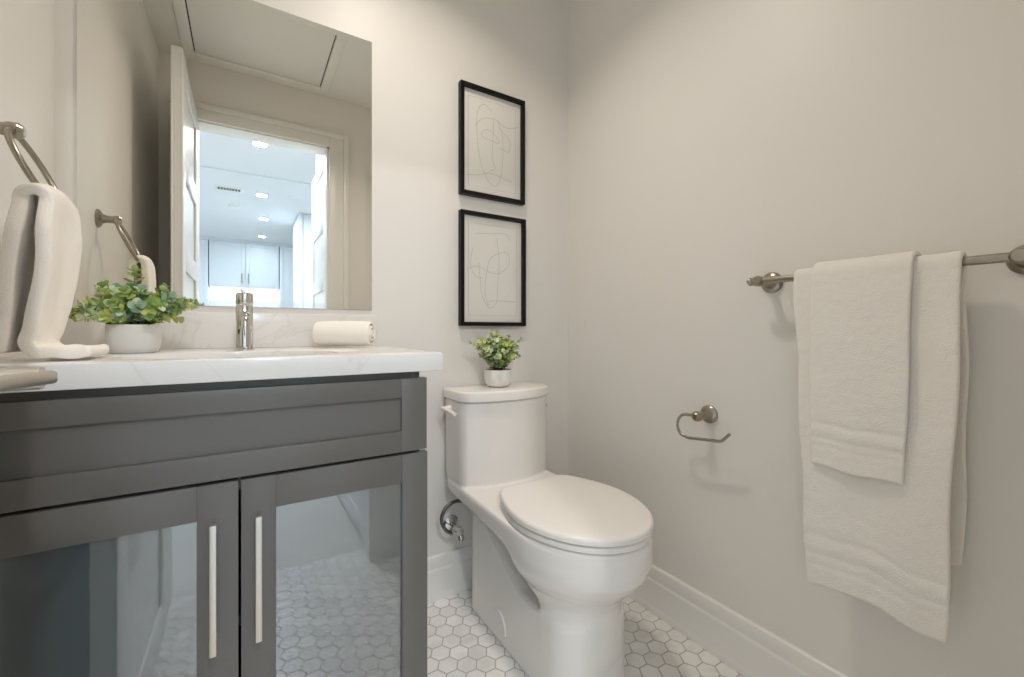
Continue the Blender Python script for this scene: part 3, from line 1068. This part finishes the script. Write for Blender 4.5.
def picture(x0, x1, z0, z1, label, curves):
    t = thing('framed_picture', ((x0 + x1) / 2, YB, z0), label, 'picture', 'framed line drawings above the toilet')
    fw, fd = 0.0145, 0.024
    yF_ = YB - fd
    bm = bmesh.new()
    o = [(x0, z0), (x1, z0), (x1, z1), (x0, z1)]
    i = [(x0 + fw, z0 + fw), (x1 - fw, z0 + fw), (x1 - fw, z1 - fw), (x0 + fw, z1 - fw)]
    R = [[bm.verts.new((x, y, z)) for x, z in P] for P, y in ((o, YB - 0.0005), (o, yF_), (i, yF_), (i, YB - 0.0005))]
    for a, b in zip(R, R[1:] + R[:1]):
        for k in range(4):
            bm.faces.new((a[k], a[(k + 1) % 4], b[(k + 1) % 4], b[k]))
    bmesh.ops.recalc_face_normals(bm, faces=bm.faces)
    bmesh.ops.bevel(bm, geom=[e for e in bm.edges if e.calc_face_angle(0) > 0.5], offset=0.001, segments=1, affect='EDGES')
    f = obj('frame', bm, M['black'], t)
    f['label'] = 'thin black frame'
    bm = B((x0 + fw, YB - 0.010, z0 + fw), (x1 - fw, YB - 0.006, z1 - fw))
    W, H = x1 - x0 - 2 * fw, z1 - z0 - 2 * fw
    for c, closed in curves + [(BORDER, True)]:
        pts = [Vector((x0 + fw + u * W, YB - 0.0103, z0 + fw + (1 - w) * H)) for u, w in c]
        if c is not BORDER:
            pts = catmull(pts, 8, closed)
        m = len(pts)
        L_, R_ = [], []
        for k in range(m):
            tg = (pts[(k + 1) % m] - pts[(k - 1) % m]) if closed else pts[min(k + 1, m - 1)] - pts[max(k - 1, 0)]
            tg.normalize()
            nn = Vector((-tg.z, 0, tg.x)) * 0.0008
            L_.append(bm.verts.new(pts[k] + nn)); R_.append(bm.verts.new(pts[k] - nn))
        for k in range(m if closed else m - 1):
            f = bm.faces.new((L_[k], L_[(k + 1) % m], R_[(k + 1) % m], R_[k])); f.material_index = 1
    a = obj('art_print', bm, [M['paper'], M['ink']], t, smooth=False)
    a['label'] = 'cream print with faint abstract line drawing'
    obj('glass_pane', B((x0 + fw, YB - 0.0175, z0 + fw), (x1 - fw, YB - 0.0155, z1 - fw)), M['glass'], t, smooth=False)


pic1 = [([(0.48, 0.16), (0.34, 0.11), (0.24, 0.20), (0.23, 0.42), (0.28, 0.66), (0.40, 0.84), (0.54, 0.90), (0.64, 0.80), (0.68, 0.55), (0.66, 0.34), (0.58, 0.24)], False),
        ([(0.20, 0.34), (0.34, 0.25), (0.55, 0.23), (0.74, 0.28), (0.96, 0.24)], False),
        ([(0.30, 0.40), (0.42, 0.35), (0.56, 0.40), (0.60, 0.46), (0.46, 0.45), (0.34, 0.44)], True),
        ([(0.52, 0.22), (0.50, 0.46), (0.49, 0.62), (0.54, 0.72), (0.44, 0.76)], False),
        ([(0.60, 0.30), (0.80, 0.40), (0.78, 0.52), (0.62, 0.50)], False),
        ([(0.06, 0.84), (0.26, 0.82), (0.46, 0.78), (0.84, 0.82)], False)]
pic2 = [([(0.20, 0.16), (0.50, 0.14), (0.72, 0.13), (0.80, 0.20)], False),
        ([(0.08, 0.50), (0.24, 0.47), (0.44, 0.52), (0.62, 0.52), (0.78, 0.42), (0.74, 0.31), (0.56, 0.34), (0.44, 0.40), (0.38, 0.55), (0.36, 0.72), (0.42, 0.84)], False),
        ([(0.56, 0.18), (0.60, 0.40), (0.58, 0.60), (0.56, 0.80), (0.44, 0.86), (0.32, 0.76), (0.28, 0.60), (0.26, 0.44)], False),
        ([(0.42, 0.80), (0.64, 0.79), (0.88, 0.80)], False),
        ([(0.16, 0.30), (0.12, 0.46), (0.20, 0.56), (0.32, 0.58)], False)]
picture(0.657, 0.934, 1.434, 1.840, 'upper of two black-framed abstract line drawings on the back wall', pic1)
picture(0.657, 0.938, 0.957, 1.376, 'lower of two black-framed abstract line drawings, right above the toilet plant', pic2)


# ------------------------------------------------------------------ cloth
def cloth(name, rows, material, thick, parent=None, seed=0.0, amp=0.0012, freq=60, levels=1):
    """rows of points -> sheet with solidify; small pile noise along the normals"""
    bm = grid_mesh(rows)
    bmesh.ops.recalc_face_normals(bm, faces=bm.faces)
    bm.normal_update()
    for vtx in bm.verts:
        n = noise.noise(vtx.co * freq + Vector((seed, 0, 0))) * amp + noise.noise(vtx.co * freq * 0.2 + Vector((0, seed, 0))) * amp * 1.6
        vtx.co = vtx.co + vtx.normal * n
    o = obj(name, bm, material, parent, angle=80)
    s = o.modifiers.new('thickness', 'SOLIDIFY'); s.thickness = thick; s.offset = 0
    s.use_even_offset = True
    if levels:
        q = o.modifiers.new('soft', 'SUBSURF'); q.levels = levels; q.render_levels = levels
    return o


def hang(xb, zt, xback, xfront, rad, rz, zback, zfront, yfun, waves, nz=60, ny=40, xb_front_out=0.0, bands=()):
    """sheet over a bar at (xb, zt): back drop, arc, front drop.  yfun(side, v, w) gives y; v 0 top..1 bottom, w 0..1 across"""
    path = []
    for k in range(nz // 2):
        v = 1 - k / (nz // 2)
        path.append(('b', v))
    for k in range(9):
        path.append(('a', k / 8))
    for k in range(1, nz + 1):
        path.append(('f', k / nz))
    rows = []
    for s, v in path:
        r = []
        for j in range(ny + 1):
            w = j / ny
            if s == 'b':
                zb = zback(w)
                z = zt + (zb - zt) * v
                x = xb + rad + (xback - xb - rad) * min(1, v * 2)
                y = yfun('b', v, w)
                x += 0.002 * math.sin(w * 9 + v * 3) * v
            elif s == 'a':
                a = math.pi * v
                x = xb + rad * math.cos(a); z = zt + rz * math.sin(a)
                y = yfun('a', 0, w)
            else:
                zf = zfront(w)
                z = zt + (zf - zt) * v
                x = xb - rad + (xfront - xb + rad) * min(1, v * 1.6)
                y = yfun('f', v, w)
                x += waves(v, w)
                for (zc, hw_, dp) in bands:
                    dd = (z - (zc + (zf - zfront(0.0)) * 0.9)) / hw_
                    x -= dp * math.exp(-dd * dd)
            r.append((x, y, z))
        rows.append(r)
    return rows


# towel bar with posts on the right wall
BX, BZ = 1.105, 1.065
t = thing('towel_bar', (XR, 0.375, BZ), 'brushed nickel towel bar on the right wall carrying two white towels', 'towel bar')
obj('bar', tube(bmesh.new(), [(BX, 0.145, BZ), (BX, 0.596, BZ)], 0.0085, 20), M['nickel'], t)
for py_ in (0.588, 0.156):
    bm = bmesh.new()
    lathe(bm, [(0, 0), (0.027, 0), (0.027, 0.005), (0.024, 0.009), (0.016, 0.012), (0.0125, 0.020), (0.011, 0.045), (0.0125, 0.056), (0.0135, 0.062), (0.0135, 0.073), (0.010, 0.078), (0, 0.079)], (XR, py_, BZ), (-1, 0, 0), 32)
    p = obj('post', bm, M['nickel'], t)
for py_, s in ((0.596, 1), (0.145, -1)):
    obj('finial', lathe(bmesh.new(), [(0, -0.002), (0.0105, -0.002), (0.0115, 0.002), (0.0105, 0.006), (0.0085, 0.008), (0.0105, 0.011), (0.0105, 0.015), (0.006, 0.020), (0, 0.021)], (BX, py_, BZ), (0, s, 0), 24), M['nickel'], t)

bath_w = lambda v, w: -0.006 * math.sin(w * 5.2 + 0.6) * v + 0.003 * math.sin(w * 11 + v * 4) * v


def bath_y(s, v, w):
    l = 0.499 - 0.034 * v + 0.0025 * math.sin(v * 17)
    r = 0.220 + 0.022 * v + 0.0025 * math.sin(v * 11 + 1)
    if s == 'b':
        l, r = 0.497 - 0.01 * v, 0.222 + 0.010 * v + 0.002 * math.sin(v * 14)
    return l + (r - l) * w


rows = hang(BX, BZ, 1.148, 1.080, 0.0165, 0.0145, lambda w: 0.485 + 0.006 * w + 0.006 * math.sin(w * 20), lambda w: 0.380 + 0.009 * math.sin(w * 6.0 - 0.8) - 0.006 * w + 0.003 * math.sin(w * 14), bath_y, bath_w, 110, 44,
            bands=((0.482, 0.005, -0.0022), (0.462, 0.011, 0.0018), (0.444, 0.004, -0.0020), (0.420, 0.004, -0.0014)))
o = cloth('bath_towel', rows, M['towel'], 0.011, seed=3.1, amp=0.0014, freq=90)
tag(o, 'large white bath towel hanging over the nickel bar behind a smaller towel', 'towel')


def hand_y(s, v, w):
    l = 0.456 - 0.001 * v + 0.002 * math.sin(v * 5)
    r = 0.285 + 0.011 * v + 0.0015 * math.sin(v * 8)
    return l + (r - l) * w


hand_w = lambda v, w: -0.004 * math.sin(w * 4 + 0.4) * v
rows = hang(BX, BZ, 1.136, 1.0665, 0.030, 0.026, lambda w: 0.70, lambda w: 0.646 - 0.004 * w + 0.002 * math.sin(w * 9), hand_y, hand_w, 80, 34,
            bands=((0.738, 0.004, -0.0024), (0.722, 0.009, 0.0018), (0.706, 0.0035, -0.0022), (0.690, 0.0035, -0.0018)))
o = cloth('hand_towel', rows, M['towel'], 0.009, seed=8.4, amp=0.0011, freq=90)
tag(o, 'short white hand towel layered over the larger bath towel on the bar', 'towel')

# toilet paper holder
t = thing('toilet_paper_holder', (XR, 0.768, 0.692), 'empty brushed nickel toilet paper holder with open hook on right wall', 'toilet paper holder')
bm = bmesh.new()
lathe(bm, [(0, 0), (0.0265, 0), (0.0265, 0.005), (0.0235, 0.009), (0.0155, 0.012), (0.0125, 0.020), (0.0105, 0.038), (0.0115, 0.046), (0.0145, 0.052), (0.0155, 0.060), (0.0135, 0.068), (0.008, 0.073), (0, 0.074)], (XR, 0.766, 0.692), (-1, 0, 0), 32)
obj('post', bm, M['nickel'], t)
pp = [(1.11, 0.766, 0.692), (1.11, 0.800, 0.6915)] + [(1.11, 0.802 + 0.030 * math.sin(a), 0.657 + 0.0345 * math.cos(a)) for a in [math.pi * k / 10 for k in range(1, 9)]] + [(1.11, 0.796, 0.6235), (1.11, 0.75, 0.629), (1.11, 0.700, 0.634), (1.11, 0.690, 0.637), (1.11, 0.668, 0.660)]
obj('hook', tube(bmesh.new(), pp, 0.0042, 14), M['nickel'], t)

# towel ring on the left wall
RY, RZ = 1.065, 1.280
t = thing('towel_ring', (XL, RY, RZ), 'brushed nickel towel ring on left wall above the worktop', 'towel ring')
bm = bmesh.new()
lathe(bm, [(0, 0), (0.027, 0), (0.027, 0.005), (0.022, 0.009), (0.014, 0.013), (0.011, 0.022), (0.0105, 0.034), (0.013, 0.040), (0.0135, 0.052), (0.009, 0.058), (0, 0.059)], (XL, RY, RZ), (1, 0, 0), 32)
obj('post', bm, M['nickel'], t)
cz = Vector((XL + 0.046, RY, RZ - 0.004))
dn_ = Vector((0.052, 0, -0.120)).normalized()
R = 0.066
c0 = cz + dn_ * R
pts = [c0 + dn_ * (-R * math.cos(2 * math.pi * k / 48)) + Vector((0, 1, 0)) * (R * math.sin(2 * math.pi * k / 48)) for k in range(48)]
obj('ring', tube(bmesh.new(), pts, 0.0048, 14, closed=True), M['nickel'], t)
bot = c0 + dn_ * R                                  # lowest point of the ring
# towel through the ring, its end lying on the worktop
ax, az = bot.x, bot.z
path = []
for k in range(20):                                 # wall-side drop, bottom to top
    u = k / 20
    path.append((-0.312 + (ax - 0.012 + 0.312) * u ** 1.5, 0.905 + (az + 0.006 - 0.905) * u, 'b', 1 - u))
for k in range(7):
    a = math.pi - math.pi * k / 6
    path.append((ax + 0.014 * math.cos(a), az + 0.006 + 0.012 * math.sin(a), 'a', 0))
for k in range(1, 22):                              # room-side drop
    u = k / 21
    path.append((ax + 0.014 + 0.006 * math.sin(u * math.pi) - 0.018 * u, az + 0.006 + (0.925 - az - 0.006) * u, 'f', u))
fx0 = path[-1][0]
for k in range(1, 7):
    a = math.pi / 2 * k / 6
    path.append((fx0 + 0.018 * (1 - math.cos(a)), 0.925 - 0.0195 * math.sin(a), 'f', 1))
for k in range(1, 9):
    path.append((fx0 + 0.018 + 0.055 * k / 8, 0.9055 + 0.002 * math.sin(k), 'f', 1))
rows = []
for (x, z, s, u) in path:
    r = []
    for j in range(25):
        w = j / 24
        bunch = 0.066 + 0.018 * min(1, u * 4)
        mid_y = RY - 0.040 - 0.002 * u
        y = mid_y + (w - 0.5) * 2 * bunch - 0.05 * u * w
        xx = x + 0.004 * math.sin(w * 7 + 1.2) * min(1, u * 2) * (1 if z > 0.93 else 0.3)
        # shoulders drop a little at both ends where the cloth leaves the ring
        zz = z - 0.014 * (2 * w - 1) ** 2 * max(0, 1 - u * 4)
        r.append((xx, y, zz))
    rows.append(r)
o = cloth('hand_towel', rows, M['towel_warm'], 0.018, seed=1.7, amp=0.001, freq=70)
tag(o, 'white hand towel hung through the towel ring, its end resting on the worktop', 'towel')

# rolled face cloth on the worktop
rows = []
pa, pb = Vector((0.176, 1.318, 0)), Vector((0.306, 1.240, 0))
axis = (pb - pa).normalized()
side = Vector((-axis.y, axis.x, 0))
n = 120
turns = 2.75
for k in range(n + 1):
    q = k / n
    a = 2 * math.pi * turns * q + 2.2
    rr = 0.007 + 0.0315 * q
    r = []
    for j in range(17):
        w = j / 16
        bul = 1.0 - 0.07 * (2 * w - 1) ** 6
        # the inner turns sit a little proud of the outer ones at both ends
        p = pa + (pb - pa) * w + axis * (0.006 * (1 - q) * (2 * w - 1))
        p = p + side * (rr * 1.10 * math.cos(a) * bul)
        p.z = CT + 0.0425 + rr * 1.0 * math.sin(a) * bul
        r.append(tuple(p))
    rows.append(r)
o = cloth('rolled_towel', rows, M['towel_warm'], 0.0075, seed=5.5, amp=0.0006, freq=80)
tag(o, 'small white rolled face towel lying on the worktop right of the faucet', 'towel')
